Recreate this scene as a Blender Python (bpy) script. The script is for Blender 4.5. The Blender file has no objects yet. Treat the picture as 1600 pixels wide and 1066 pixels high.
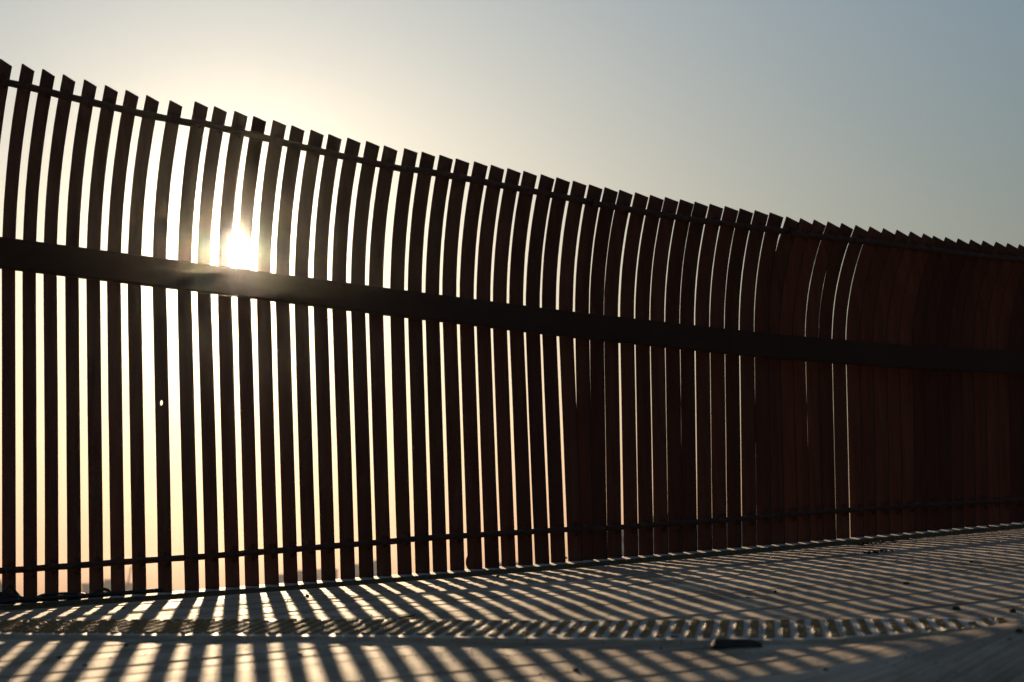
import bpy, bmesh, math, random
import numpy as np
from mathutils import Vector, Matrix, noise as mnoise

random.seed(7)
SC = bpy.context.scene
COL = SC.collection
rad = math.radians

# ------------------------------------------------------------------ camera
FPX = 3100.0                       # focal length in pixels of the 1600 px wide frame (about 70 mm)
PITCH, ROLL = rad(7.3), rad(1.25)
CAMZ = 1.0
cp, sp, cr, sr = math.cos(PITCH), math.sin(PITCH), math.cos(ROLL), math.sin(ROLL)
R0 = Vector((1, 0, 0)); U0 = Vector((0, -sp, cp)); FW = Vector((0, cp, sp))
RT = R0 * cr - U0 * sr
UP = U0 * cr + R0 * sr
CAM = Vector((0, 0, CAMZ))
cd = bpy.data.cameras.new('camera'); cam = bpy.data.objects.new('camera', cd); COL.objects.link(cam)
cd.sensor_width = 36.0; cd.lens = FPX / 1600 * 36.0
cd.clip_start = 0.05; cd.clip_end = 20000
cam.matrix_world = Matrix(((RT.x, UP.x, -FW.x, CAM.x), (RT.y, UP.y, -FW.y, CAM.y), (RT.z, UP.z, -FW.z, CAM.z), (0, 0, 0, 1)))
cd.dof.use_dof = True; cd.dof.focus_distance = 11.8; cd.dof.aperture_fstop = 3.0
SC.camera = cam

def ray(x, y):
    return FW + RT * ((x - 800) / FPX) + UP * ((533 - y) / FPX)
def proj(P):
    d = P - CAM; z = d.dot(FW)
    return 800 + FPX * d.dot(RT) / z, 533 - FPX * d.dot(UP) / z

# ------------------------------------------------------------------ sky, sun, exposure
SUN_DIR = ray(363.5, 397).normalized()            # towards the sun
SUN_EL = math.asin(SUN_DIR.z); SUN_AZ = math.atan2(SUN_DIR.x, SUN_DIR.y)
W = bpy.data.worlds.new('World'); SC.world = W; W.use_nodes = True
nt = W.node_tree; nt.nodes.clear()
sky = nt.nodes.new('ShaderNodeTexSky'); sky.sky_type = 'NISHITA'; sky.sun_disc = False
sky.sun_elevation = SUN_EL; sky.sun_rotation = SUN_AZ
sky.altitude = 0; sky.air_density = 2.4; sky.dust_density = 2.5; sky.ozone_density = 9.5
bg = nt.nodes.new('ShaderNodeBackground'); bg.inputs['Strength'].default_value = 0.057
wo = nt.nodes.new('ShaderNodeOutputWorld')
# the sun's own disc, seen between two slats
tcd = nt.nodes.new('ShaderNodeTexCoord')
dot = nt.nodes.new('ShaderNodeVectorMath'); dot.operation = 'DOT_PRODUCT'; dot.inputs[1].default_value = SUN_DIR
nrm = nt.nodes.new('ShaderNodeVectorMath'); nrm.operation = 'NORMALIZE'
gt = nt.nodes.new('ShaderNodeMath'); gt.operation = 'GREATER_THAN'; gt.inputs[1].default_value = math.cos(rad(0.27))
sbg = nt.nodes.new('ShaderNodeBackground'); sbg.inputs['Color'].default_value = (1, .82, .55, 1)
mul = nt.nodes.new('ShaderNodeMath'); mul.operation = 'MULTIPLY'; mul.inputs[1].default_value = 20.0
add = nt.nodes.new('ShaderNodeAddShader')
L = nt.links.new
L(tcd.outputs['Generated'], nrm.inputs[0]); L(nrm.outputs[0], dot.inputs[0]); L(dot.outputs['Value'], gt.inputs[0])
L(gt.outputs[0], mul.inputs[0]); L(mul.outputs[0], sbg.inputs['Strength'])
hs = nt.nodes.new('ShaderNodeHueSaturation'); hs.inputs['Saturation'].default_value = .76   # dusty, greyed air
L(sky.outputs[0], hs.inputs['Color']); L(hs.outputs[0], bg.inputs['Color']); L(bg.outputs[0], add.inputs[0]); L(sbg.outputs[0], add.inputs[1]); L(add.outputs[0], wo.inputs['Surface'])

ld = bpy.data.lights.new('sun', 'SUN'); ld.energy = 5.0; ld.angle = rad(0.53); ld.color = (1.0, 0.72, 0.43)
lo = bpy.data.objects.new('sun', ld); COL.objects.link(lo)
lo.rotation_euler = SUN_DIR.to_track_quat('Z', 'Y').to_euler()

SC.view_settings.view_transform = 'Standard'; SC.view_settings.look = 'None'
SC.view_settings.gamma = 1.0; SC.view_settings.use_curve_mapping = False
SC.view_settings.exposure = 1.12
SC.cycles.use_denoising = True
SC.cycles.max_bounces = 4; SC.cycles.diffuse_bounces = 3; SC.cycles.glossy_bounces = 2
SC.cycles.caustics_reflective = False; SC.cycles.caustics_refractive = False

# ------------------------------------------------------------------ helpers
def tag(o, label=None, cat=None, group=None, kind=None):
    if label: o['label'] = label
    if cat: o['category'] = cat
    if group: o['group'] = group
    if kind: o['kind'] = kind
    return o

def empty(name, loc):
    o = bpy.data.objects.new(name, None); COL.objects.link(o); o.location = loc; o.empty_display_size = .2
    return o

def mesh_obj(name, verts, faces, mat, parent=None, origin=None, smooth=False):
    """verts in world space; origin = where the object's origin goes"""
    base = Vector(parent.location) if parent else Vector((0, 0, 0))
    org = Vector(origin) if origin is not None else base
    me = bpy.data.meshes.new(name)
    me.from_pydata([tuple(Vector(v) - org) for v in verts], [], faces)
    bm = bmesh.new(); bm.from_mesh(me); bmesh.ops.recalc_face_normals(bm, faces=bm.faces); bm.to_mesh(me); bm.free()
    me.materials.append(mat)
    if smooth:
        for p in me.polygons: p.use_smooth = True
    o = bpy.data.objects.new(name, me); COL.objects.link(o)
    if parent:
        o.parent = parent; o.location = org - base
    else:
        o.location = org
    return o

def tube(pts, r, n=8, cap=True):
    pts = [Vector(p) for p in pts]; V = []; Fc = []
    N = None
    for i, p in enumerate(pts):
        t = (pts[min(i + 1, len(pts) - 1)] - pts[max(i - 1, 0)]).normalized()
        if N is None:
            N = t.cross(Vector((0, 0, 1)))
            if N.length < 1e-3: N = t.cross(Vector((1, 0, 0)))
        N = (N - t * N.dot(t)).normalized(); B = t.cross(N)
        rr = r[i] if isinstance(r, (list, tuple)) else r
        for k in range(n):
            a = 2 * math.pi * k / n
            V.append(p + N * (rr * math.cos(a)) + B * (rr * math.sin(a)))
    for i in range(len(pts) - 1):
        for k in range(n):
            k2 = (k + 1) % n
            Fc.append((i * n + k, i * n + k2, (i + 1) * n + k2, (i + 1) * n + k))
    if cap:
        Fc.append(tuple(range(n))[::-1]); m = (len(pts) - 1) * n; Fc.append(tuple(range(m, m + n)))
    return V, Fc

def spline(pts, k=8):
    pts = [Vector(p) for p in pts]; out = []
    P = [pts[0] * 2 - pts[1]] + pts + [pts[-1] * 2 - pts[-2]]
    for i in range(1, len(P) - 2):
        a, b, c, d = P[i - 1], P[i], P[i + 1], P[i + 2]
        for j in range(k):
            t = j / k
            out.append(.5 * ((2 * b) + (c - a) * t + (2 * a - 5 * b + 4 * c - d) * t * t + (3 * b - a - 3 * c + d) * t ** 3))
    out.append(pts[-1]); return out

def join(parts):
    V = []; Fc = []
    for v, f in parts:
        o = len(V); V += list(v); Fc += [tuple(i + o for i in q) for q in f]
    return V, Fc

def box_pts(c, ax, ay, az):
    c, ax, ay, az = map(Vector, (c, ax, ay, az))
    V = [c + ax * i + ay * j + az * k for k in (-1, 1) for j in (-1, 1) for i in (-1, 1)]
    return V, [(0, 2, 3, 1), (4, 5, 7, 6), (0, 1, 5, 4), (2, 6, 7, 3), (0, 4, 6, 2), (1, 3, 7, 5)]

# ------------------------------------------------------------------ materials
def new_mat(name):
    m = bpy.data.materials.new(name); m.use_nodes = True
    return m, m.node_tree, m.node_tree.nodes['Principled BSDF']

def noise_mat(name, c1, c2, scale=8, rough=.6, metal=0, bump=.1, bscale=60, detail=6, stretch=None):
    m, t, b = new_mat(name)
    geo = t.nodes.new('ShaderNodeNewGeometry')
    n = t.nodes.new('ShaderNodeTexNoise'); n.inputs['Scale'].default_value = scale; n.inputs['Detail'].default_value = detail
    if stretch:
        mp = t.nodes.new('ShaderNodeMapping'); mp.inputs['Scale'].default_value = stretch
        t.links.new(geo.outputs['Position'], mp.inputs['Vector']); t.links.new(mp.outputs[0], n.inputs['Vector'])
    else:
        t.links.new(geo.outputs['Position'], n.inputs['Vector'])
    r = t.nodes.new('ShaderNodeValToRGB'); r.color_ramp.elements[0].position = .35; r.color_ramp.elements[1].position = .68
    r.color_ramp.elements[0].color = (*c1, 1); r.color_ramp.elements[1].color = (*c2, 1)
    t.links.new(n.outputs['Fac'], r.inputs['Fac']); t.links.new(r.outputs['Color'], b.inputs['Base Color'])
    b.inputs['Roughness'].default_value = rough; b.inputs['Specular IOR Level'].default_value = .3; b.inputs['Metallic'].default_value = metal
    n2 = t.nodes.new('ShaderNodeTexNoise'); n2.inputs['Scale'].default_value = bscale; n2.inputs['Detail'].default_value = 8
    t.links.new(geo.outputs['Position'], n2.inputs['Vector'])
    bp = t.nodes.new('ShaderNodeBump'); bp.inputs['Strength'].default_value = bump; bp.inputs['Distance'].default_value = .01
    t.links.new(n2.outputs['Fac'], bp.inputs['Height']); t.links.new(bp.outputs['Normal'], b.inputs['Normal'])
    return m
def vary(m, lo, hi):                              # each object of this material a little lighter or darker
    t = m.node_tree; b = t.nodes['Principled BSDF']; src = b.inputs['Base Color'].links[0].from_socket
    oi = t.nodes.new('ShaderNodeObjectInfo'); r = t.nodes.new('ShaderNodeMapRange'); r.inputs['To Min'].default_value = lo; r.inputs['To Max'].default_value = hi
    mm = t.nodes.new('ShaderNodeVectorMath'); mm.operation = 'SCALE'
    t.links.new(oi.outputs['Random'], r.inputs['Value']); t.links.new(src, mm.inputs[0]); t.links.new(r.outputs[0], mm.inputs['Scale']); t.links.new(mm.outputs[0], b.inputs['Base Color'])
    return m

M_steel = noise_mat('brown_painted_steel', (.042, .019, .013), (.064, .031, .021), 5, .75, 0, .2, 90, 8, (5, 5, .35)); vary(M_steel, .65, 1.4)
M_beam = noise_mat('dark_brown_steel', (.022, .0095, .005), (.034, .016, .009), 4, .8, 0, .12, 70)
M_edge_shade = noise_mat('painted_shade_plate_edge', (.008, .004, .003), (.016, .008, .006), 20, .9, 0, .2, 120)  # near-black colour paints the seam shade between overlapping slats
M_rail = noise_mat('rusty_rail_steel', (.03, .014, .010), (.06, .028, .018), 30, .7, 0, .5, 160)
M_kerb = noise_mat('pale_concrete', (.34, .30, .26), (.46, .42, .37), 14, .75, 0, .35, 120)
M_moss = noise_mat('olive_moss', (.05, .042, .016), (.13, .105, .045), 60, .95, 0, .8, 200)
M_rubber = noise_mat('black_rubber', (.012, .012, .012), (.022, .021, .02), 20, .45, 0, .1, 120)
M_block = noise_mat('black_block', (.03, .03, .031), (.06, .058, .056), 30, .8, 0, .5, 150)
M_pebble = noise_mat('dark_pebble', (.025, .02, .017), (.07, .055, .045), 90, .85, 0, .3, 300)
M_leaf = noise_mat('dry_leaf', (.06, .03, .018), (.14, .07, .035), 70, .8, 0, .3, 200)
M_twig = noise_mat('twig_bark', (.03, .022, .016), (.07, .05, .035), 80, .9, 0, .4, 200)
M_under = noise_mat('deck_substrate', (.03, .027, .024), (.05, .045, .04), 6, .95, 0, .3, 80)
M_stud = noise_mat('worn_yellow_stud', (.20, .105, .03), (.32, .175, .05), 40, .6, 0, .25, 250)
M_mat = noise_mat('worn_tactile_tile', (.38, .31, .23), (.50, .43, .34), 12, .6, 0, .3, 130)
M_ground = noise_mat('far_ground', (.10, .10, .09), (.16, .15, .13), .01, .95, 0, 0, 1)
M_bldg = noise_mat('far_concrete', (.50, .48, .45), (.62, .60, .56), .05, .85, 0, 0, 1)
M_glass = noise_mat('far_window', (.20, .21, .22), (.28, .29, .30), .2, .3, 0, 0, 1)

AL = rad(31.0)
def wood_mat():
    m, t, b = new_mat('weathered_boards'); N = t.nodes; K = t.links.new
    geo = N.new('ShaderNodeNewGeometry'); oi = N.new('ShaderNodeObjectInfo')
    vr = N.new('ShaderNodeVectorRotate'); vr.rotation_type = 'Z_AXIS'; vr.inputs['Angle'].default_value = -AL
    K(geo.outputs['Position'], vr.inputs['Vector'])
    off = N.new('ShaderNodeVectorMath'); off.operation = 'ADD'
    sc = N.new('ShaderNodeVectorMath'); sc.operation = 'SCALE'; sc.inputs[0].default_value = (37, 11, 5); K(oi.outputs['Random'], sc.inputs['Scale'])
    K(vr.outputs[0], off.inputs[0]); K(sc.outputs[0], off.inputs[1])
    def nz(mapscale, scale, detail=8, rough=.6, src=off):
        mp = N.new('ShaderNodeMapping'); mp.inputs['Scale'].default_value = mapscale
        K(src.outputs[0], mp.inputs['Vector'])
        n = N.new('ShaderNodeTexNoise'); n.inputs['Scale'].default_value = scale; n.inputs['Detail'].default_value = detail; n.inputs['Roughness'].default_value = rough
        K(mp.outputs[0], n.inputs['Vector']); return n
    grain = nz((.6, 22, 1), 3.0); broad = nz((.5, 2.5, 1), 1.6, 4); blotch = nz((1, 1, 1), 2.3, 6, .65, vr); crack = nz((.35, 30, 1), 2.2, 3)
    r1 = N.new('ShaderNodeValToRGB'); e = r1.color_ramp.elements
    e[0].position = .36; e[0].color = (.25, .18, .125, 1); e[1].position = .60; e[1].color = (.62, .47, .335, 1)
    mx = N.new('ShaderNodeMath'); mx.operation = 'MULTIPLY_ADD'; mx.inputs[1].default_value = .55
    md = N.new('ShaderNodeMath'); md.operation = 'MULTIPLY'; md.inputs[1].default_value = .45
    K(broad.outputs['Fac'], md.inputs[0]); K(grain.outputs['Fac'], mx.inputs[0]); K(md.outputs[0], mx.inputs[2]); K(mx.outputs[0], r1.inputs['Fac'])
    # blotchy dirt
    r2 = N.new('ShaderNodeValToRGB'); r2.color_ramp.elements[0].position = .42; r2.color_ramp.elements[1].position = .6
    r2.color_ramp.elements[0].color = (.72, .70, .68, 1); r2.color_ramp.elements[1].color = (1, 1, 1, 1)
    K(blotch.outputs['Fac'], r2.inputs['Fac'])
    m1 = N.new('ShaderNodeMixRGB'); m1.blend_type = 'MULTIPLY'; m1.inputs['Fac'].default_value = 1
    K(r1.outputs[0], m1.inputs[1]); K(r2.outputs[0], m1.inputs[2])
    # per-board tint
    r3 = N.new('ShaderNodeValToRGB'); r3.color_ramp.elements[0].color = (.86, .85, .84, 1); r3.color_ramp.elements[1].color = (1.06, 1.05, 1.03, 1)
    K(oi.outputs['Random'], r3.inputs['Fac'])
    m2 = N.new('ShaderNodeMixRGB'); m2.blend_type = 'MULTIPLY'; m2.inputs['Fac'].default_value = 1
    K(m1.outputs[0], m2.inputs[1]); K(r3.outputs[0], m2.inputs[2])
    # fine checks along the grain
    r4 = N.new('ShaderNodeValToRGB'); r4.color_ramp.elements[0].position = .31; r4.color_ramp.elements[1].position = .38
    r4.color_ramp.elements[0].color = (.35, .33, .31, 1); r4.color_ramp.elements[1].color = (1, 1, 1, 1)
    K(crack.outputs['Fac'], r4.inputs['Fac'])
    m3 = N.new('ShaderNodeMixRGB'); m3.blend_type = 'MULTIPLY'; m3.inputs['Fac'].default_value = 1
    K(m2.outputs[0], m3.inputs[1]); K(r4.outputs[0], m3.inputs[2]); K(m3.outputs[0], b.inputs['Base Color'])
    rr = N.new('ShaderNodeMapRange'); rr.inputs['To Min'].default_value = .60; rr.inputs['To Max'].default_value = .88
    K(blotch.outputs['Fac'], rr.inputs['Value']); K(rr.outputs[0], b.inputs['Roughness']); b.inputs['Specular IOR Level'].default_value = .06
    bp = N.new('ShaderNodeBump'); bp.inputs['Strength'].default_value = .7; bp.inputs['Distance'].default_value = .006
    ad = N.new('ShaderNodeMath'); ad.operation = 'ADD'
    K(grain.outputs['Fac'], ad.inputs[0]); K(r4.outputs[0], ad.inputs[1]); K(ad.outputs[0], bp.inputs['Height']); K(bp.outputs[0], b.inputs['Normal'])
    return m
M_wood = wood_mat()

# ------------------------------------------------------------------ the deck's surface
ca, sa, ta = math.cos(AL), math.sin(AL), math.tan(AL)
Y0 = 12.4                                   # the fence crosses the viewing axis 12.4 m away
UU = Vector((ca, sa, 0)); NN = Vector((sa, -ca, 0))     # along the fence; towards the near side
F0 = Vector((0, Y0, CAMZ))
def uv_of(x, y):
    d = Vector((x, y, 0)) - Vector((0, Y0, 0)); return d.dot(UU), d.dot(NN)
def xy_of(u, v):
    p = Vector((0, Y0, 0)) + UU * u + NN * v; return p.x, p.y
def on_fence(x, y, v=0.0):
    """point where the view ray through (x, y) meets the fence plane moved v towards the near side"""
    d = ray(x, y); o = Vector((0, Y0, CAMZ)) + NN * v
    return CAM + d * ((o - CAM).dot(NN) / d.dot(NN))
BASE = [(0, 940), (45, 937), (170, 933), (255, 927), (297, 923.6), (358, 918.5), (420, 915.5), (505, 907.5), (598, 902), (700, 892), (806, 884.5), (882, 878), (930, 872.5), (995, 866.5), (1065, 861), (1181, 853), (1300, 843), (1400, 833), (1500, 825), (1600, 816)]
_pts = [on_fence(x, y) for x, y in BASE]
_u = np.array([uv_of(p.x, p.y)[0] for p in _pts]); _z = np.array([p.z for p in _pts])
_c = np.polyfit(_u, _z, 2)
KERB_H, KERB_V, KERB_S = 0.034, 0.30, 0.075
def kerb_top(u, v): return kerb_z(u) - KERB_S * max(v - .06, 0)
def kerb_z(u):
    uc = min(max(u, -4.5), 5.5); z = float(np.polyval(_c, uc)); s = 2 * _c[0] * uc + _c[1]
    return z + s * (u - uc)
S1, C2 = 0.014, 0.0062
def sstep(a, b, x):
    t = min(max((x - a) / (b - a), 0), 1); return t * t * (3 - 2 * t)
def deck_z0(u, v):
    vv = min(v, 6.6)
    z = kerb_z(u) - KERB_H - S1 * (v - .3) - C2 * vv * vv - (2 * C2 * vv) * (v - vv)
    return z
HUMP_Y, HUMP_W = 6.45, .40
def drop_line(x):                                 # where the boards start to fall towards the camera
    return 6.16 + .22 * sstep(.45, 1.2, x) - .10 * sstep(1.2, 1.9, x) - .75 * sstep(.55, -1.6, x)
def hump(x):
    return .19 * (math.log(1 + math.exp((min(x, 2.4) - 1.0) * 9)) / 9)
def deck_z(x, y):
    u, v = uv_of(x, y); z = deck_z0(u, v)
    z += hump(x) * math.exp(-((y - HUMP_Y) / HUMP_W) ** 2)
    d = drop_line(x) - y
    if d > 0:
        e = min(d, .32); z -= .62 * e * e + .40 * max(0, d - .32) * math.exp(-max(0, d - .32) / 2.0)
    z += .003 * math.sin(u * 1.7 + .5) * sstep(.3, 2, v) + .0015 * math.sin(u * 3.1 + v * 1.3)* sstep(.3, 2, v)
    return z
def on_deck(px, py, lift=0.0):
    d = ray(px, py); a = None; t = 3.2
    prev = t
    while t < 40:
        P = CAM + d * t
        if P.z < deck_z(P.x, P.y) + lift:
            lo_, hi_ = prev, t
            for _ in range(30):
                mid = (lo_ + hi_) / 2; P = CAM + d * mid
                if P.z < deck_z(P.x, P.y) + lift: hi_ = mid
                else: lo_ = mid
            return CAM + d * hi_
        prev = t; t += .05
    return None

# deck: substrate sheet and single boards
def grid(us, vs, zf):
    V = []; Fc = []
    for v in vs:
        for u in us:
            x, y = xy_of(u, v); V.append((x, y, zf(x, y)))
    n = len(us)
    for j in range(len(vs) - 1):
        for i in range(n - 1):
            Fc.append((j * n + i, j * n + i + 1, (j + 1) * n + i + 1, (j + 1) * n + i))
    return V, Fc
UMIN, UMAX, VMAX = -11.0, 11.0, 13.5
us = np.arange(UMIN, UMAX + .01, .4); vs = np.arange(KERB_V - .05, VMAX, .3)
V, Fc = grid(us, vs, lambda x, y: deck_z(x, y) - .045)
deck = tag(mesh_obj('deck', V, Fc, M_under, smooth=True), kind='structure')

PW = .236
v0 = KERB_V + .004
row = 0
while v0 < VMAX - .3:
    w = PW * random.uniform(.94, 1.05)
    u0 = UMIN + random.uniform(0, 3.0)
    while u0 < UMAX - .5:
        Ln = random.uniform(3.2, 4.4); u1 = min(u0 + Ln, UMAX)
        cx, cy = xy_of((u0 + u1) / 2, v0 + w / 2)
        near = cy < 8.2 and abs(cx) < 5
        step = .16 if near else .5
        n = max(2, int((u1 - u0) / step) + 1); cols = 4 if near else 2
        dz = random.uniform(-.002, .002); tilt = random.uniform(-.007, .007); tw = random.uniform(-.006, .006)
        ph = random.uniform(0, 9); gap = random.uniform(.002, .010) if cy > 6.9 or cx < .4 else .0012
        V = []; Fc = []
        for i in range(n):
            u = u0 + .002 + (u1 - u0 - .004) * i / (n - 1)
            wob = .004 * math.sin(u * 1.3 + ph) + .002 * math.sin(u * 4.1 + ph * 2)
            vlist = [v0 + gap + wob * .5 + (w - 2 * gap) * k / (cols - 1) for k in range(cols)]
            tops = []
            for k, v in enumerate(vlist):
                x, y = xy_of(u, v); c = (k / (cols - 1) - .5)
                z = deck_z(x, y) + dz + tilt * c * w * 2 + tw * c * (i / (n - 1) - .5) + .0007 * math.sin(u * 2.7 + ph) + .0004 * math.sin(u * 7.3 + ph * 3 + k)
                tops.append(Vector((x, y, z)))
            V.append(tops[0] - Vector((0, 0, .03)))
            V.append(tops[0] - Vector((0, 0, .003)))
            e0 = tops[0] + (tops[1] - tops[0]).normalized() * .004; e1 = tops[-1] + (tops[-2] - tops[-1]).normalized() * .004
            V.append(e0); V += tops[1:-1]; V.append(e1)
            V.append(tops[-1] - Vector((0, 0, .003))); V.append(tops[-1] - Vector((0, 0, .03)))
        m = cols + 4
        for i in range(n - 1):
            for k in range(m - 1):
                Fc.append((i * m + k, i * m + k + 1, (i + 1) * m + k + 1, (i + 1) * m + k))
        Fc.append(tuple(range(m))); Fc.append(tuple(range((n - 1) * m, n * m))[::-1])
        mesh_obj('plank', V, Fc, M_wood, parent=deck, origin=(cx, cy, deck_z(cx, cy)))
        u0 = u1 + .003
    v0 += w; row += 1

# added for warm bounce light, unseen behind the viewer: a deck slope
def bounce_slope_z(x, y):
    u, v = uv_of(x, y); b = deck_z(*xy_of(u, 13.2)); t = max(v - 13.2, 0)
    return b - .03 + 1.6 * sstep(0, 11, t) + .05 * math.sin(u * .4)
V, Fc = grid(np.arange(-24, 24.1, 1.0), np.arange(13.2, 30, .8), bounce_slope_z)
tag(mesh_obj('bounce_slope', V, Fc, M_wood, smooth=True), kind='structure')

# kerb under the fence: pale top, mossy front edge
V = []; Fc = []
us = np.arange(UMIN, UMAX + .01, .25)
prof = [(-.16, -1.2), (-.16, -.004), (-.15, 0), (.06, 0), (KERB_V - .045, 0)]
for u in us:
    for v, dz in prof:
        x, y = xy_of(u, v); V.append((x, y, kerb_top(u, v) + dz))
    x, y = xy_of(u, KERB_V - .045); V.append((x, y, kerb_top(u, .25) - .06))
m = 6
for i in range(len(us) - 1):
    for k in range(m - 1):
        Fc.append((i * m + k, i * m + k + 1, (i + 1) * m + k + 1, (i + 1) * m + k))
kerb = tag(mesh_obj('kerb', V, Fc, M_kerb), kind='structure')
V = []; Fc = []
us = np.arange(UMIN, UMAX, .016)
prof = [(-.035, -.003), (-.022, .0015), (-.008, .003), (.006, .002), (.022, -.005), (.040, -.011), (.060, -.0175), (.072, -.024)]
m = len(prof)
for u in us:
    shift = .012 * mnoise.noise(Vector((u * 1.4, 0, 0))) + .008 * mnoise.noise(Vector((u * 6, 3, 0)))
    for k, (dv, h) in enumerate(prof):
        v = KERB_V - .045 + dv + random.uniform(-.006, .006) + (shift if dv < .01 else 0)
        x, y = xy_of(u, v)
        V.append((x, y, kerb_top(u, KERB_V - .045 + min(dv, 0)) + h + random.uniform(-.0022, .0022)))
for i in range(len(us) - 1):
    for k in range(m - 1):
        Fc.append((i * m + k, i * m + k + 1, (i + 1) * m + k + 1, (i + 1) * m + k))
moss = tag(mesh_obj('moss', V, Fc, M_moss, smooth=False), 'thin line of olive moss and grit along the kerb below the slat fence', 'moss', kind='stuff')

# ------------------------------------------------------------------ the fence
BT = [4, 37, 70.3, 105.2, 139, 172.3, 205.6, 245.3, 286, 317.8, 349.4, 380, 410.6, 440.3, 469.8, 499.3, 529, 558.3, 586, 618.7, 646.4, 673.8, 700.6, 728, 754.8, 780.6, 806.6, 832.7, 857.7, 884.5, 903.6, 926, 948.4, 974, 997.5, 1021, 1044, 1066.5, 1090, 1113, 1136, 1159.4, 1182.4, 1203, 1223.7, 1244.4, 1265, 1285, 1306, 1328, 1347.7, 1368.5, 1388, 1408, 1427, 1446, 1465, 1484, 1503, 1522, 1540, 1558]
WT = [3.4, 35.6, 69, 103, 136, 168, 199.7, 239, 278, 308, 341, 371.5, 402, 431.5, 461, 491, 519, 549, 577, 610, 638, 666, 693, 719, 744.6, 770.5, 796.4, 821.5, 848, 874.5, 899.5, 922.8, 945, 969, 993, 1016.6, 1040, 1064, 1088, 1110.8, 1133.7, 1157, 1179, 1198.5, 1218, 1237.5, 1259, 1280.4, 1302, 1322.4, 1343.4, 1364.4, 1384.5, 1405, 1424, 1443, 1462, 1481, 1500, 1519, 1537, 1555]
TIPX = [34.7, 67, 100.5, 132, 164.7, 197, 229.7, 266, 305.4, 335.7, 366.4, 396, 426.3, 455.6, 486.3, 513.4, 543.8, 573.4, 600.8, 630.9, 659.8, 688, 713.4, 741.6, 767, 793.4, 819.3, 845.6, 870.3, 895, 920, 945.6, 970, 993.3, 1015.8, 1039, 1062, 1085.3, 1109, 1133, 1156.6, 1180, 1203.5, 1229, 1250.5, 1271.8, 1293.5, 1315.6, 1338, 1359, 1380.8, 1401, 1422.8, 1442.3, 1458.9, 1477, 1496.7, 1516.8, 1536.3, 1556.5, 1574.5, 1592.5]
TIPY = [99.4, 107.7, 116.3, 124.6, 133.7, 140.8, 148.7, 156.5, 157.7, 165.6, 173, 182, 187.4, 196.8, 203.2, 210.7, 215.2, 219.3, 226.8, 231.7, 237.3, 241.8, 248.2, 252, 257.6, 262.9, 267, 272.2, 277.1, 282.8, 287.7, 292.2, 296.3, 300.8, 305.3, 308.3, 311.7, 315.5, 318.8, 322.2, 325.6, 328.2, 331.5, 338.4, 341.2, 343.1, 346.3, 348.5, 352, 354, 356.6, 359, 361.4, 365.3, 368.3, 370.5, 372.9, 374.4, 376, 377.4, 380, 382]
BEAM_T = [(0, 373.7), (103, 386.3), (199, 399), (276, 408.8), (398, 424.7), (457, 431.4), (599, 451), (738, 469.3), (869, 485.8), (965, 499), (1085, 512.9), (1175, 520.8), (1258, 529), (1344, 536), (1458, 543.7), (1596, 555)]
BEAM_B = [(0, 419), (70, 427), (136, 435.3), (200, 443), (278, 452), (341, 459.8), (402, 466.9), (461, 473.6), (605, 491.8), (738, 508.3), (873, 525.6), (991, 540.3), (1134, 553.8), (1258, 564.5), (1344, 571.6), (1425, 576.8), (1539, 583.7), (1596, 586.6)]
LOWR = [(0, 892), (63, 888), (131.5, 883), (198.6, 877.4), (276, 873), (343.5, 867.5), (405, 863), (466, 858.6), (525, 852.5), (613, 846), (698, 838.5), (804, 832.5), (882, 827.8), (973, 823.7), (1088, 816.8), (1181, 808), (1223, 804.7), (1341, 796), (1475, 788), (1582, 782)]
TOPR = [(0, 125), (55, 138), (87, 146), (118, 153), (150, 160), (183, 168.4), (215, 177), (248, 183), (288, 189.2), (323, 194), (355, 201.8), (388, 209), (417, 214.4), (445, 223.8), (477, 230.6), (505, 238.8), (561, 249.3), (588, 255.7), (618, 261.4), (674, 268.9), (730, 279.4), (783, 289.5), (835, 299), (886, 309), (935, 318.8), (984, 327.5), (1029, 335), (1078, 342), (1123, 348), (1172, 354.9), (1217, 360), (1260, 367.4), (1326, 374), (1404, 382.5), (1500, 395.7), (1596, 405)]
def ip(tab, x):
    xs = [a for a, _ in tab]; ys = [b for _, b in tab]
    if x <= xs[0]: return ys[0] + (x - xs[0]) * (ys[1] - ys[0]) / (xs[1] - xs[0])
    if x >= xs[-1]: return ys[-1] + (x - xs[-1]) * (ys[-1] - ys[-3]) / (xs[-1] - xs[-3])
    return float(np.interp(x, xs, ys))

SW, BETA, ST = .106, rad(22.0), .009            # plate width, louvre angle, thickness
def solve_off(u, px, py):
    """height and offset towards the near side of a point at fence station u that appears at (px, py)"""
    o = 0.0
    x, y = xy_of(u, 0)
    d = ray(px, py)
    # plan: CAM + d t = base(u) + NN o   (x,y)
    A = np.array([[d.x, -NN.x], [d.y, -NN.y]]); b = np.array([x - CAM.x, y - CAM.y])
    t, o = np.linalg.solve(A, b)
    return CAM.z + d.z * t, float(o)
S = []
for i in range(len(BT)):
    P = on_fence(BT[i], 780); u = uv_of(P.x, P.y)[0]
    zb = P.z
    zw, ow = solve_off(u, WT[i], ip(BEAM_B, WT[i]))
    zt, ot = solve_off(u, TIPX[i], TIPY[i])
    S.append(dict(u=u, zr=zb, zw=zw, ow=ow, zt=zt, ot=ot))
PANELS = [(0, 8), (8, 19), (19, 30), (30, 43), (43, 54), (54, 62)]
for a, b in PANELS:                              # each panel is one flat frame: even out the reading errors
    xs = np.array([s['u'] for s in S[a:b]])
    for key, keep in (('ow', .35), ('ot', .4), ('zt', .6)):
        ys = np.array([s[key] for s in S[a:b]]); c = np.polyfit(xs, ys, 1); fit = np.polyval(c, xs)
        for s, yv, fv in zip(S[a:b], ys, fit): s[key] = fv + (yv - fv) * keep
for s in S: s['px'] = None
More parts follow.
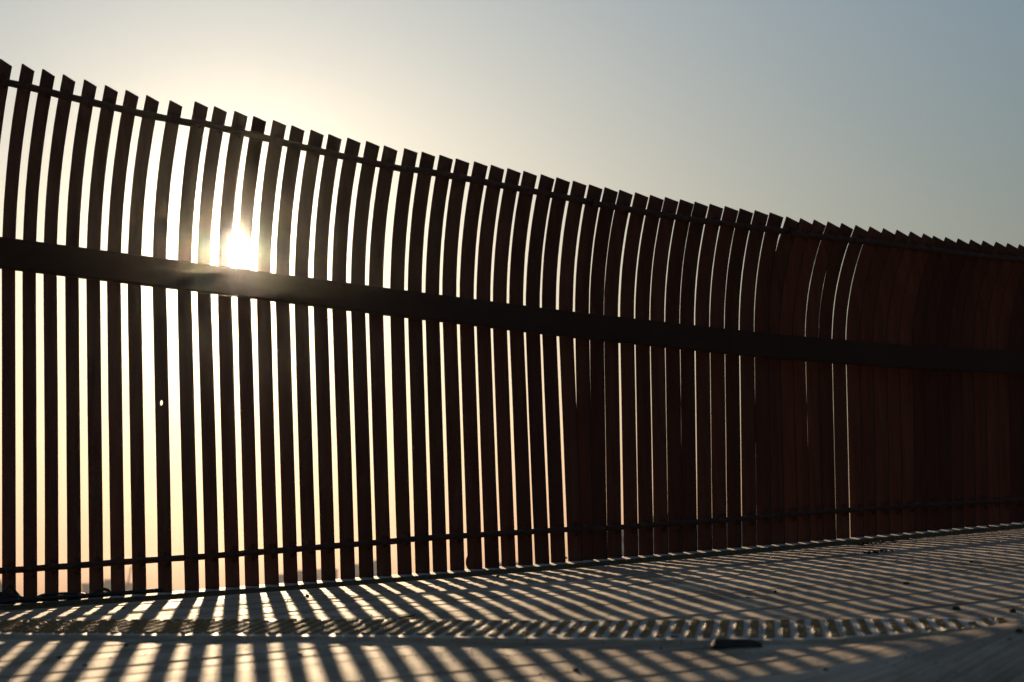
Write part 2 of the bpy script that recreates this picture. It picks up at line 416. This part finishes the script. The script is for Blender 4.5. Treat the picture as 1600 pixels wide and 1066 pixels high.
for k, q in ((44, .985), (45, .922), (46, .922), (47, .922), (48, .935), (49, .95), (50, .965), (54, .98)): S[k]['sw'] = q
# panels that carry on outside the picture, to the left and to the right
def extend(first, n, du):
    out = []; s0 = S[0] if du < 0 else S[-1]; s1 = S[7] if du < 0 else S[-9]
    for k in range(1, n + 1):
        q = {}
        for key in s0:
            if key in ('px', 'sw'): q[key] = 1.0; continue
            q[key] = s0[key] + (s0[key] - s1[key]) / (s0['u'] - s1['u']) * du * k if key in ('zt', 'zw', 'zr') else s0[key]
        q['u'] = s0['u'] + du * k + random.uniform(-.003, .003); out.append(q)
    return out
LEFT = extend(0, 11, -.119)[::-1]; RIGHT = extend(0, 12, .119); RIGHT2 = [dict(q) for q in RIGHT]
for k, q in enumerate(RIGHT2):
    q['u'] += .119 * 12 + .02
    for key in ('zt', 'zw', 'zr'): q[key] += (RIGHT[-1][key] - RIGHT[0][key]) * 12 / 11

def off_at(s, z):
    zb, zw = s['zr'], s['zw']
    if z <= zw:
        return s['ow'] * (z - zb) / (zw - zb)
    t = (z - zw) / (s['zt'] - zw)
    return s['ow'] + (s['ot'] - s['ow']) * max(t, 0) ** 2.3
def slat_frame(s, z):
    """far edge point, across vector (far to near), thickness vector at height z"""
    o = off_at(s, z); e = .01
    do = (off_at(s, z + e) - off_at(s, z - e)) / (2 * e)
    ph = math.atan(do) if z > s['zw'] else 0.0
    zb0 = s['zr'] - .5; bow = s.get('bow', 0) * math.sin(math.pi * (z - zb0) / (s['zw'] - zb0) * 1.0)
    x, y = xy_of(s['u'] + bow, o)
    far = Vector((x, y, z))
    nd = NN * math.cos(ph) - Vector((0, 0, math.sin(ph)))
    ac = UU * math.sin(BETA + s.get('tw', 0)) + nd * math.cos(BETA + s.get('tw', 0))
    th = (UU * math.cos(BETA) - nd * math.sin(BETA))
    return far, ac, th

def build_slat(s, panel, hole=None, label=None):
    s['tw'] = random.uniform(-.02, .02); s['bow'] = random.uniform(-.0028, .0028) if s['u'] < .9 else random.uniform(-.001, .001)
    if 'sw' in s and s['sw'] < .999: s['tw'] = s['bow'] = 0.0
    zbase = kerb_z(s['u']) - .03
    zs = list(np.linspace(zbase, s['zw'], 9)) + [s['zw'] + (s['zt'] - s['zw']) * t for t in np.linspace(0, 1, 13)[1:]]
    hz = None
    if hole:
        hz = hole; zs = sorted([z for z in zs if abs(z - hz) > .06] + [hz - .03, hz + .03])
    V = []; Fc = []
    for z in zs:
        far, ac, th = slat_frame(s, z)
        j = [random.uniform(-.0006, .0006) for _ in range(2)]
        a = far + ac * j[0]; b = far + ac * (SW * s.get('sw', 1) + j[1])
        h = th * (ST / 2)
        V += [a - h, b - h, b + h, a + h]
    n = len(zs)
    for i in range(n - 1):
        is_h = hole and abs(zs[i] - (hz - .03)) < 1e-6
        for k in range(4):
            if is_h and k in (0, 2): continue
            Fc.append((i * 4 + k, i * 4 + (k + 1) % 4, (i + 1) * 4 + (k + 1) % 4, (i + 1) * 4 + k))
        if is_h:
            far, ac, th = slat_frame(s, hz); rings = []
            for side in (-1, 1):
                r0 = len(V); rings.append(r0)
                for q in range(12):
                    an = 2 * math.pi * (q + .5) / 12
                    V.append(far + ac * (.050 + .0165 * math.cos(an)) + Vector((0, 0, .0165 * math.sin(an))) + th * (ST / 2 * side))
                # corners: lower-far, lower-near, upper-near, upper-far
                c = [i * 4 + 0, i * 4 + 1, (i + 1) * 4 + 1, (i + 1) * 4 + 0] if side < 0 else [i * 4 + 3, i * 4 + 2, (i + 1) * 4 + 2, (i + 1) * 4 + 3]
                quad = {0: c[2], 1: c[3], 2: c[0], 3: c[1]}
                for q in range(12):
                    qa = q // 3; q2 = (q + 1) % 12; qb = q2 // 3
                    Fc.append((r0 + q, r0 + q2, quad[qa]))
                    if qb != qa: Fc.append((r0 + q2, quad[qb], quad[qa]))
            for q in range(12):
                Fc.append((rings[0] + q, rings[0] + (q + 1) % 12, rings[1] + (q + 1) % 12, rings[1] + q))
    Fc.append((0, 3, 2, 1)); m = (n - 1) * 4; Fc.append((m, m + 1, m + 2, m + 3))
    far, ac, th = slat_frame(s, kerb_z(s['u']))
    o = mesh_obj('slat', V, Fc, M_steel, parent=panel, origin=far)
    o.data.materials.append(M_edge_shade)
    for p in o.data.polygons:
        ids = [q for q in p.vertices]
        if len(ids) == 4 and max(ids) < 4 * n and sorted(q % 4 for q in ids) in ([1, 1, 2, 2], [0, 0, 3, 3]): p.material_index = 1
    if label: o['label'] = label
    return o

def weld(o, s, panel, z, skew):
    far, ac, th = slat_frame(s, z); pts = []
    for k in range(7):
        f = k / 6; pts.append(far + ac * (SW * (.02 + .96 * f)) - th * (ST / 2 + .0004) + Vector((0, 0, skew * (f - .5) + random.uniform(-.0012, .0012))))
    V, Fc = tube(pts, [random.uniform(.0022, .0034) for _ in pts], 6)
    org = Vector(panel.location) + Vector(o.location)
    w = mesh_obj('weld_bead', V, Fc, M_rail); w.data.transform(Matrix.Translation(-org)); w.parent = o

def find_z(s, tab, frac):
    """height on slat s where its point at fraction frac across appears on the pixel line tab"""
    lo_, hi_ = s['zr'] - .6, s['zt'] + .1
    for _ in range(40):
        z = (lo_ + hi_) / 2; far, ac, th = slat_frame(s, z); P = far + ac * (SW * frac)
        px, py = proj(P)
        if py > ip(tab, px): lo_ = z
        else: hi_ = z
    return z

# clip that ties a rail to a slat: small saddle with a bolt
def clip_mesh():
    parts = [box_pts((0, 0, 0), (.022, 0, 0), (0, .004, 0), (0, 0, .026))]
    for k in (-1, 1):
        V, Fc = tube([(.010 * k, .004, .004 * k), (.010 * k, .013, .004 * k)], .007, 6); parts.append((V, Fc))
    V, Fc = tube([(-.004, 0, -.022), (.001, .003, -.036)], [.010, .004], 6); parts.append((V, Fc))
    V, Fc = tube([(.006, 0, .022), (.003, .003, .033)], [.008, .003], 6); parts.append((V, Fc))
    V, Fc = join(parts)
    me = bpy.data.meshes.new('clip'); me.from_pydata([tuple(v) for v in V], [], Fc); me.materials.append(M_rail); return me
CLIP = clip_mesh()

PLAB = ['curved brown slat fence panel out of frame to the left, before the cable coil',
        'curved brown slat fence panel behind the coiled black cable, at the left edge',
        'curved brown slat fence panel with the sun shining through its gaps',
        'middle fence panel with narrowing gaps, its foot beside the small dark lump of debris',
        'fence panel with hair-thin bright slits between its slats, right of the middle',
        'dark fence panel with a few bright slits in its upper curve only',
        'darkest closed-looking fence panel at the right edge of the picture',
        'slat fence panel continuing just past the right edge of the picture',
        'farthest slat fence panel beyond the right edge of the picture']
WELDS = {(2, 9): (560, 548, .010), (2, 3): (392, 640, -.004), (3, 4): (735, 600, .006), (1, 4): (145, 700, .004), (4, 6): (1052, 640, .005), (5, 3): (1270, 600, -.006), (3, 8): (840, 410, .005), (1, 2): (80, 330, .006)}
groups = [LEFT] + [S[a:b] for a, b in PANELS] + [RIGHT, RIGHT2]
for s in S:
    s['zl'] = find_z(s, LOWR, 1.0); s['ztr'] = find_z(s, TOPR, 1.0)
    s['zbt'] = find_z(s, BEAM_T, 1.3); s['zbb'] = find_z(s, BEAM_B, 1.3)
for a, b in PANELS:                              # rails are straight bars: smooth the readings
    xs = np.array([s['u'] for s in S[a:b]])
    for key, deg, keep in (('zl', 1, .25), ('ztr', 2, .25)):
        ys = np.array([s[key] for s in S[a:b]]); fit = np.polyval(np.polyfit(xs, ys, deg), xs)
        for s, yv, fv in zip(S[a:b], ys, fit): s[key] = fv + (yv - fv) * keep
for G, ref in ((LEFT, S[0]), (RIGHT, S[-1]), (RIGHT2, S[-1])):
    for s in G:
        s['zl'] = ref['zl'] + kerb_z(s['u']) - kerb_z(ref['u']); s['ztr'] = s['zt'] - (ref['zt'] - ref['ztr'])
xs = np.array([s['u'] for s in S])
POW = np.polyfit(xs, [s['ow'] for s in S], 3); PBT = np.polyfit(xs, [s['zbt'] for s in S], 3); PBB = np.polyfit(xs, [s['zbb'] for s in S], 3)
def smooth_ext(c, u):
    uc = min(max(u, xs_lo), xs_hi); return float(np.polyval(c, uc) + np.polyval(np.polyder(c), uc) * (u - uc))
xs_lo, xs_hi = float(xs[0]), float(xs[-1])
for gi, G in enumerate(groups):
    um = (G[0]['u'] + G[-1]['u']) / 2; x, y = xy_of(um, 0)
    root = empty('fence_panel', (x, y, kerb_z(um)))
    tag(root, PLAB[gi], 'fence', 'curved slat fence panels along the kerb')
    # rails run on the near edge of the slats
    lows, tops, bts, bbs = [], [], [], []
    inview = 1 <= gi <= 6
    ext0 = (G[0]['u'] - groups[gi - 1][-1]['u']) / 2 if gi > 0 else .06
    ext1 = (groups[gi + 1][0]['u'] - G[-1]['u']) / 2 if gi < len(groups) - 1 else .06
    for i, s in enumerate(G):
        hole = None; lab = None
        if gi == 1 and i == 7:
            hole = on_fence(251, 630).z; lab = 'slat with a small drilled hole'
        so = build_slat(s, root, hole, lab)
        gk = (gi, i)
        if gk in WELDS:
            px, py, sk = WELDS[gk]; weld(so, s, root, on_fence(px, py).z, sk)
    def edge(s, z, out):
        far, ac, th = slat_frame(s, z); return far + ac * (SW + out)
    for key, nm, r in (('zl', 'lower_rail', .0175), ('ztr', 'top_rail', .0205)):
        pts = [edge(s, s[key], .012) for s in G]
        e0 = pts[0] - (pts[1] - pts[0]).normalized() * (ext0 - .003); e1 = pts[-1] + (pts[-1] - pts[-2]).normalized() * (ext1 - .003)
        allp = [e0]
        for q in range(len(pts)):
            allp.append(pts[q])
            if q < len(pts) - 1: allp.append((pts[q] + pts[q + 1]) / 2 + Vector((0, 0, random.uniform(-.0015, .0015))))
        allp.append(e1)
        V, Fc = tube(allp, [r * random.uniform(.95, 1.06) for _ in allp], 8)
        rail = mesh_obj(nm, V, Fc, M_rail, parent=root, origin=pts[len(pts) // 2], smooth=True)
        for s in G:
            far, ac, th = slat_frame(s, s[key]); c = bpy.data.objects.new('clip', CLIP); COL.objects.link(c); c.parent = rail
            P = far + ac * (SW * random.uniform(.62, .74)) - th * (ST / 2 + .003) + Vector((0, 0, random.uniform(-.005, .004)))
            c.location = P - rail.location - Vector(root.location)
            c.rotation_euler = (0, random.uniform(-.15, .15), math.atan2(ac.y, ac.x) + math.pi)
            c.scale = [random.uniform(1.0, 1.4)] * 3
    # flat beam across the near side
    V = []; cf = .006
    for uu in (G[0]['u'] - ext0 + .0003, G[-1]['u'] + ext1 - .0003):
        o = smooth_ext(POW, uu); zb_, zt_ = smooth_ext(PBB, uu), smooth_ext(PBT, uu)
        a, b = o + SW * math.cos(BETA) + .012, o + SW * math.cos(BETA) + .070
        for v, z in ((a, zb_ + cf), (a + cf, zb_), (b - cf, zb_), (b, zb_ + cf), (b, zt_ - cf), (b - cf, zt_), (a + cf, zt_), (a, zt_ - cf)):
            x, y = xy_of(uu, v); V.append(Vector((x, y, z)))
    Fc = [(k, (k + 1) % 8, 8 + (k + 1) % 8, 8 + k) for k in range(8)] + [tuple(range(8))[::-1], tuple(range(8, 16))]
    mesh_obj('beam', V, Fc, M_beam, parent=root, origin=(V[0] + V[12]) / 2)

# ------------------------------------------------------------------ tactile strip
COLDIR = Vector((math.sin(rad(7.2)), math.cos(rad(7.2)), 0))
def far_row():
    pts = []
    for px in range(-160, 1761, 40):
        p = on_deck(px, 975.5, .004) if px < 1540 else None
        if p is not None: pts.append(Vector((p.x, p.y, 0)))
    return pts
fr = far_row()
# smooth plan line of the far row (quadratic in x)
cxy = np.polyfit([p.x for p in fr], [p.y for p in fr], 2)
frx0, frx1 = -3.6, 1.80
def row_pt(x, depth):
    y = float(np.polyval(cxy, max(x, -2.6))) + (0 if x > -2.6 else (x + 2.6) * float(np.polyval(np.polyder(cxy), -2.6)))
    p = Vector((x, y, 0)) - COLDIR * depth
    return p
ROWS, PITCH_D = 10, .060
TH = .017
xs = [frx0]
while xs[-1] < frx1:
    sl = float(np.polyval(np.polyder(cxy), xs[-1])); xs.append(xs[-1] + .0565 / math.sqrt(1 + sl * sl))
root_p = row_pt(-.5, .3)
strip = empty('tactile_strip', (root_p.x, root_p.y, deck_z(root_p.x, root_p.y)))
tag(strip, 'worn yellow tactile paving strip with rows of round studs across the boards', 'tactile paving')
# base tiles, each five studs long, laid end to end
for k in range(0, len(xs) - 5, 5):
    a = xs[k] - .028 + .0012; b = xs[k + 5] - .028 - .0012
    d0, d1 = -.045, ROWS * PITCH_D + .035
    lift = random.uniform(-.0015, .0015)
    n, mm = 4, 6; V = []; Fc = []
    for i in range(n + 1):
        for j in range(mm + 1):
            p = row_pt(a + (b - a) * i / n, d0 + (d1 - d0) * j / mm); V.append((p.x, p.y, deck_z(p.x, p.y) + TH + lift))
    for i in range(n):
        for j in range(mm):
            Fc.append((i * (mm + 1) + j, i * (mm + 1) + j + 1, (i + 1) * (mm + 1) + j + 1, (i + 1) * (mm + 1) + j))
    border = [i * (mm + 1) for i in range(n + 1)] + [n * (mm + 1) + j for j in range(1, mm + 1)] + [i * (mm + 1) + mm for i in range(n - 1, -1, -1)] + [j for j in range(mm - 1, 0, -1)]
    off = len(V); V += [(V[q][0], V[q][1], V[q][2] - TH - .006) for q in border]
    for q in range(len(border)):
        q2 = (q + 1) % len(border); Fc.append((border[q], border[q2], off + q2, off + q))
    cpt = row_pt((a + b) / 2, .3)
    mesh_obj('tile', V, Fc, M_mat, parent=strip, origin=(cpt.x, cpt.y, deck_z(cpt.x, cpt.y)))
# studs
def stud_geo():
    V = []; Fc = []; n = 10
    for r, z in ((.0175, -.002), (.0170, .0015), (.0145, .0045), (.0105, .0058)):
        for k in range(n): V.append((r * math.cos(2 * math.pi * k / n), r * math.sin(2 * math.pi * k / n), z))
    for j in range(3):
        for k in range(n): Fc.append((j * n + k, j * n + (k + 1) % n, (j + 1) * n + (k + 1) % n, (j + 1) * n + k))
    Fc.append(tuple(range(3 * n, 4 * n))); return V, Fc
SV, SF = stud_geo()
sme = bpy.data.meshes.new('stud'); sme.from_pydata(SV, [], SF); sme.materials.append(M_stud)
for p in sme.polygons: p.use_smooth = len(p.vertices) == 4
spots = []
for k, x in enumerate(xs[:-1]):
    for j in range(ROWS):
        if random.random() < .025: continue
        p = row_pt(x, j * PITCH_D + .012); z = deck_z(p.x, p.y) + TH
        px, py = proj(Vector((p.x, p.y, z)))
        spots.append((p.y if -20 < px < 1620 else 50 + p.y, Vector((p.x, p.y, z)), 1 - sstep(-1.2, .3, p.x)))
spots.sort(key=lambda t: t[0])
for _, p, lf in spots[:300]:
    o = bpy.data.objects.new('stud', sme); COL.objects.link(o); o.parent = strip; o.location = p - strip.location
    o.rotation_euler = (random.uniform(-.03, .03), random.uniform(-.03, .03), random.uniform(0, 6)); q = random.uniform(.92, 1.06) * (1.06 + .06 * lf); o.scale = (q, q, random.uniform(.8, 1.15) * (1.12 + .38 * lf))
parts = []
for _, p, lf in spots[300:]:
    q = random.uniform(.92, 1.06) * (1.06 + .06 * lf); h = random.uniform(.8, 1.15) * (1.12 + .38 * lf)
    parts.append(([Vector((v[0] * q, v[1] * q, v[2] * h)) + p for v in SV], SF))
V, Fc = join(parts)
tag(mesh_obj('studs', V, Fc, M_stud, parent=strip), kind='stuff')

# ------------------------------------------------------------------ things on the deck
def kerb_pt(px, py, v):
    return on_fence(px, py, v)
# dark pipe lying along the kerb's front edge
pts = [kerb_pt(px, py, .22 + .0 * px) for px, py in ((-190, 957), (0, 947), (120, 940), (253, 932))]
pts = [Vector((p.x, p.y, kerb_z(uv_of(p.x, p.y)[0]) + .013)) for p in pts]
V, Fc = tube(spline(pts, 6), .0125, 10)
tag(mesh_obj('pipe', V, Fc, M_rubber, origin=pts[0], smooth=True), 'thin black pipe lying along the kerb in front of the cable coil', 'pipe')
def C(seq, v):                                       # sequence measured in a 6.15x enlargement of the lower left corner
    return [kerb_pt(a / 6.154, 880 + b / 6.154, v + dv) for a, b, dv in seq]
strands = [
    C([(-900, 330, 0), (-500, 290, 0), (-200, 330, 0), (0, 318, .01), (45, 262, .01), (95, 220, 0), (140, 270, -.01), (215, 345, 0), (300, 362, .01), (420, 352, .02), (560, 356, 0), (700, 340, -.02), (735, 350, .01)], .12),
    C([(-700, 380, .03), (-300, 300, 0), (0, 292, 0), (90, 302, .01), (180, 328, .02), (300, 352, .03), (420, 340, .01), (520, 330, -.01), (640, 338, .0), (725, 330, .01), (740, 356, .03)], .13),
    C([(-200, 372, .02), (100, 385, .03), (280, 372, .03), (350, 335, .02), (430, 306, .01), (560, 297, 0), (700, 294, 0), (800, 302, -.01), (850, 322, 0), (835, 345, .02), (700, 368, .03), (500, 378, .04), (300, 385, .05)], .13),
    C([(600, 372, .04), (760, 358, .02), (860, 322, 0), (915, 278, 0), (985, 252, 0), (1035, 262, 0), (1052, 292, .01), (1035, 325, .02), (980, 342, .03), (860, 352, .04), (640, 372, .05), (380, 372, .05), (120, 352, .05), (-300, 350, .04)], .12),
    C([(-500, 330, .05), (0, 330, .04), (160, 345, .04), (330, 362, .05), (480, 352, .06), (600, 342, .05), (720, 325, .04), (745, 345, .05), (600, 365, .06), (380, 380, .07), (100, 392, .08), (-300, 400, .08)], .11),
]
parts = []
for q, st in enumerate(strands):
    p2 = []
    for p in spline(st, 7):
        u, v = uv_of(p.x, p.y); zmin = (kerb_z(u) if v < KERB_V - .03 else deck_z(p.x, p.y)) + .006
        p2.append(Vector((p.x, p.y, max(p.z, zmin))))
    parts.append(tube(p2, .0090, 8))
V, Fc = join(parts)
tag(mesh_obj('power_cable', V, Fc, M_rubber, origin=strands[0][3], smooth=True), 'tangled coil of black cable on the kerb at the left edge', 'cable')

# lump of debris at the fence's foot
def lump(name, P, sx, sy, sz, mat, seed, sub=3, rough=.25):
    bm = bmesh.new(); bmesh.ops.create_icosphere(bm, subdivisions=sub, radius=1)
    for v in bm.verts:
        n = mnoise.noise(v.co * 1.3 + Vector((seed * 3.1, seed * 1.7, 0))) + .4 * mnoise.noise(v.co * 3 + Vector((seed, 0, seed)))
        v.co *= 1 + rough * n
        if v.co.z < -.55: v.co.z = -.55
    me = bpy.data.meshes.new(name)
    for v in bm.verts: v.co = Vector((v.co.x * sx, v.co.y * sy, (v.co.z + .55) * sz))
    bm.to_mesh(me); bm.free(); me.materials.append(mat)
    o = bpy.data.objects.new(name, me); COL.objects.link(o); o.location = P; o.rotation_euler = (0, 0, AL)
    return o
P = on_fence(741, 889, -.02)
P = Vector((P.x, P.y, kerb_z(uv_of(P.x, P.y)[0]) - .002))
tag(lump('debris', P, .052, .030, .072, M_beam, 4.2, 3, .22), 'small dark reddish lump of debris wedged at the foot of the slats', 'debris')
# black block on the strip's near edge
P = on_deck(1151, 1006, .012)
bm = bmesh.new(); bmesh.ops.create_cube(bm, size=1)
bmesh.ops.subdivide_edges(bm, edges=bm.edges[:], cuts=3, use_grid_fill=True)
for v in bm.verts:
    x, y, z = v.co
    k = mnoise.noise(Vector((x * 3, y * 3, z * 3))) * .08
    taper = 1 - .12 * (z + .5)
    v.co = Vector((x * .175 * taper * (1 + k), y * .075 * taper * (1 + k), (z + .5) * .028 * (1 + k - (.45 if x > .3 else 0))))
me = bpy.data.meshes.new('block'); bm.to_mesh(me); bm.free(); me.materials.append(M_block)
blk = bpy.data.objects.new('block', me); COL.objects.link(blk); blk.location = (P.x, P.y, deck_z(P.x, P.y) + .001); blk.rotation_euler = (0, .012, rad(3))
tag(blk, 'flat black block lying against the near edge of the tactile strip', 'block')
# twig
tw = [on_deck(x, y, .006) for x, y in ((624, 965), (633, 964), (642, 963.2), (647, 960.5))]
V, Fc = tube(tw, [.0055, .006, .005, .003], 6)
V2, F2 = tube([tw[2], tw[2] + Vector((.02, .02, .01))], [.003, .0015], 5)
V, Fc = join([(V, Fc), (V2, F2)])
tag(mesh_obj('twig', V, Fc, M_twig, origin=tw[1]), 'short dark twig lying on the boards behind the tactile strip', 'twig')
# pebbles and crumbs
PEB = [
 (1415, 913.5, .016, 'dark pebble on the striped boards, midway between tactile strip and leaf litter'),
 (1494, 953.5, .017, 'largest dark pebble just behind the right end of the tactile strip'),
 (1582, 957, .013, 'dark pebble at the right edge, level with the end of the tactile strip'),
 (1593, 988, .013, 'dark pebble on the shaded crest at the right edge'),
 (480, 933, .011, 'dark pebble on a shadow stripe just below the kerb, left of the twig'),
 (197, 1010, .008, 'small pebble just in front of the strip, in the left foreground'),
 (93, 1028, .009, 'pebble nearest the left edge in the blurred foreground'),
 (133, 1041, .009, 'pebble lowest in the left foreground'),
 (469, 1024, .009, 'pebble in the foreground right of the sun glint'),
 (883, 878, .016, 'pebble on the kerb at the foot of the middle panel joint'),
 (988, 874, .018, 'pebble by the kerb below the first hair-thin slits'),
 (778, 901, .012, 'pebble on the boards right of the lump of debris'),
 (1143, 867, .012, 'pebble by the kerb below the rightmost slits'),
 (1517, 879, .012, 'pebble on the far boards right of the leaf litter'),
 (1537, 825.5, .018, 'larger of two pebbles on the kerb near the right edge'),
 (1543, 829, .014, 'smaller of two pebbles on the kerb near the right edge'),
 (900, 1048, .009, 'pebble in the foreground below the middle of the strip'),
 (1290, 1047, .009, 'pebble in the foreground right of the black block'),
 (193, 951, .010, 'pebble between the cable coil and the strip'),
 (1211, 926, .009, 'pebble on the boards behind the black block')]
for i, (x, y, r, lab) in enumerate(PEB):
    P = on_deck(x, y); u, v = uv_of(P.x, P.y)
    if v < KERB_V: P.z = kerb_top(u, v)
    o = lump('pebble', P - Vector((0, 0, .001)), r, r * random.uniform(.7, 1.1), r * random.uniform(.5, .8), M_pebble, i * 1.37, 2, .35)
    o.rotation_euler = (0, 0, random.uniform(0, 6))
    tag(o, lab, 'pebble', 'loose pebbles scattered on the deck')
# heap of dry leaves near the right end of the kerb
def leaf_heap(name, px, py, n, spread, label):
    c = on_deck(px, py); parts = []
    for _ in range(n):
        a = c + UU * random.gauss(0, spread) + NN * random.gauss(0, spread * .5)
        z = deck_z(a.x, a.y) + random.uniform(.002, .016)
        l = random.uniform(.012, .028); w = l * random.uniform(.35, .6); an = random.uniform(0, 6.3)
        d = Vector((math.cos(an), math.sin(an), random.uniform(-.3, .5))).normalized(); e = d.cross(Vector((0, 0, 1))).normalized()
        m0 = Vector((a.x, a.y, z)); k = Vector((0, 0, w * random.uniform(.2, .7)))
        V = [m0 - d * l, m0 - e * w + k, m0 - Vector((0, 0, .001)), m0 + e * w + k, m0 + d * l]
        parts.append((V, [(0, 2, 1), (0, 3, 2), (1, 2, 4), (2, 3, 4)]))
    V, Fc = join(parts)
    tag(mesh_obj(name, V, Fc, M_leaf, origin=c), label, 'leaf litter', kind='stuff')
leaf_heap('leaf_litter', 1372, 850, 60, .13, 'dry brown leaf litter scattered on the boards near the far kerb')
leaf_heap('leaf_litter', 1375, 864, 26, .06, 'smaller patch of dry leaf crumbs just in front of the leaf litter')
# grit: uncountable crumbs
parts = []
for _ in range(1300):
    px = random.uniform(-60, 1660); py = random.uniform(845, 1060)
    P = on_deck(px, py)
    if P is None: continue
    u, v = uv_of(P.x, P.y)
    if v < KERB_V + .1: continue
    r = random.uniform(.0012, .0038) * (1.9 if random.random() < .06 else 1)
    P = Vector((P.x, P.y, deck_z(P.x, P.y) + .002))
    parts.append(([P + Vector((r, 0, 0)), P + Vector((-r * .6, r, 0)), P + Vector((-r * .5, -r * .9, 0)), P + Vector((0, 0, r * 1.1))], [(0, 1, 3), (1, 2, 3), (2, 0, 3), (0, 2, 1)]))
V, Fc = join(parts)
tag(mesh_obj('grit', V, Fc, M_pebble), 'fine dark grit and crumbs scattered over the boards', 'grit', kind='stuff')

# ------------------------------------------------------------------ far land and skyline, in haze
GZ = -5.0
tag(mesh_obj('ground', [(-600, -120, GZ), (600, -120, GZ), (600, 950, GZ), (-600, 950, GZ)], [(0, 1, 2, 3)], M_ground), kind='structure')
def building(x0, x1, ytop, dist, depth, label, name='building'):
    """block seen between the picture columns x0..x1, roof at picture row ytop, standing dist metres away"""
    pa = CAM + ray(x0, ytop) * dist; pb = CAM + ray(x1, ytop) * dist
    w = (pb.x - pa.x); top = (pa.z + pb.z) / 2; cx = (pa.x + pb.x) / 2; cy = pa.y + depth / 2
    root = empty(name, (cx, cy, GZ)); tag(root, label, 'building', 'hazy buildings on the skyline')
    V, Fc = box_pts((cx, cy, (GZ + top) / 2), (w / 2, 0, 0), (0, depth / 2, 0), (0, 0, (top - GZ) / 2))
    mesh_obj('wall', V, Fc, M_bldg, parent=root)
    V, Fc = box_pts((cx + w * .15, cy, top + .55), (w * .18, 0, 0), (0, depth * .25, 0), (0, 0, .6))
    mesh_obj('roof_house', V, Fc, M_bldg, parent=root)
    V, Fc = box_pts((cx, cy, top + .1), (w / 2 + .1, 0, 0), (0, depth / 2 + .1, 0), (0, 0, .2))
    mesh_obj('parapet', V, Fc, M_bldg, parent=root)
    z = GZ + 1.2; n = max(2, int(w / 2.6))
    while z < top - 1.8:
        for k in range(n):
            V, Fc = box_pts((cx - w / 2 + w * (k + .5) / n, cy - depth / 2 - .02, z + .7), (w / n * .32, 0, 0), (0, .05, 0), (0, 0, .65))
            mesh_obj('window', V, Fc, M_glass, parent=root)
        z += 3.1
    return root
building(-60, -8, 915, 420, 14, 'hazy block beyond the left edge of the picture')
building(127, 190, 913, 460, 16, 'hazy flat-roofed block seen through the looped cable, left of the crane')
building(208, 268, 928, 520, 16, 'very low hazy block right of the distant crane')
building(430, 483, 899, 450, 14, 'shorter of two hazy blocks low in the gaps left of the middle')
building(485, 520, 891, 470, 14, 'taller of two hazy blocks low in the gaps left of the middle')
building(545, 604, 883, 480, 14, 'hazy block low in the widest gap, left of the lump of debris')
building(760, 812, 881, 450, 16, 'hazy block just right of the lump of debris')
building(960, 1008, 828, 430, 18, 'hazy block in the first hair-thin slits right of the middle')
building(1012, 1058, 808, 450, 16, 'tallest hazy block behind the hair-thin slits')
building(1062, 1100, 819, 410, 16, 'narrow hazy block behind the slits, next to the tallest one')
building(1104, 1196, 815, 470, 20, 'broad hazy block behind the rightmost bright slits')
# harbour crane, a thin leaning jib
base = CAM + ray(192, 945) * 420; tipp = CAM + ray(206, 884) * 420
cr_ = empty('crane', (base.x, base.y, GZ)); tag(cr_, 'faint thin crane jib leaning in a gap near the left edge', 'crane')
V, Fc = box_pts((base.x, base.y, (GZ + base.z) / 2), (.8, 0, 0), (0, .8, 0), (0, 0, (base.z - GZ) / 2)); mesh_obj('tower', V, Fc, M_bldg, parent=cr_)
V, Fc = tube([base, (base + tipp) / 2, tipp], [.32, .26, .14], 6); mesh_obj('jib', V, Fc, M_bldg, parent=cr_)
V, Fc = tube([base + Vector((-1.2, 0, 1.6)), base + Vector((-1.3, 0, 4)), tipp], [.1, .1, .07], 5); mesh_obj('stay', V, Fc, M_bldg, parent=cr_)

# haze: one closed box of even, pale air round everything
HZ = True
if HZ:
    V, Fc = box_pts((0, 415, (GZ - 1 + 21) / 2), (610, 0, 0), (0, 545, 0), (0, 0, (21 - GZ + 1) / 2))
    mh = bpy.data.materials.new('haze'); mh.use_nodes = True; t = mh.node_tree; t.nodes.clear()
    o_ = t.nodes.new('ShaderNodeOutputMaterial'); pv = t.nodes.new('ShaderNodeVolumePrincipled')
    pv.inputs['Color'].default_value = (.95, .92, .88, 1); pv.inputs['Density'].default_value = .00020; pv.inputs['Anisotropy'].default_value = .9946
    t.links.new(pv.outputs[0], o_.inputs['Volume'])
    hz = tag(mesh_obj('haze', V, Fc, mh), kind='stuff')
    mh.cycles.homogeneous_volume = True if hasattr(mh.cycles, 'homogeneous_volume') else True
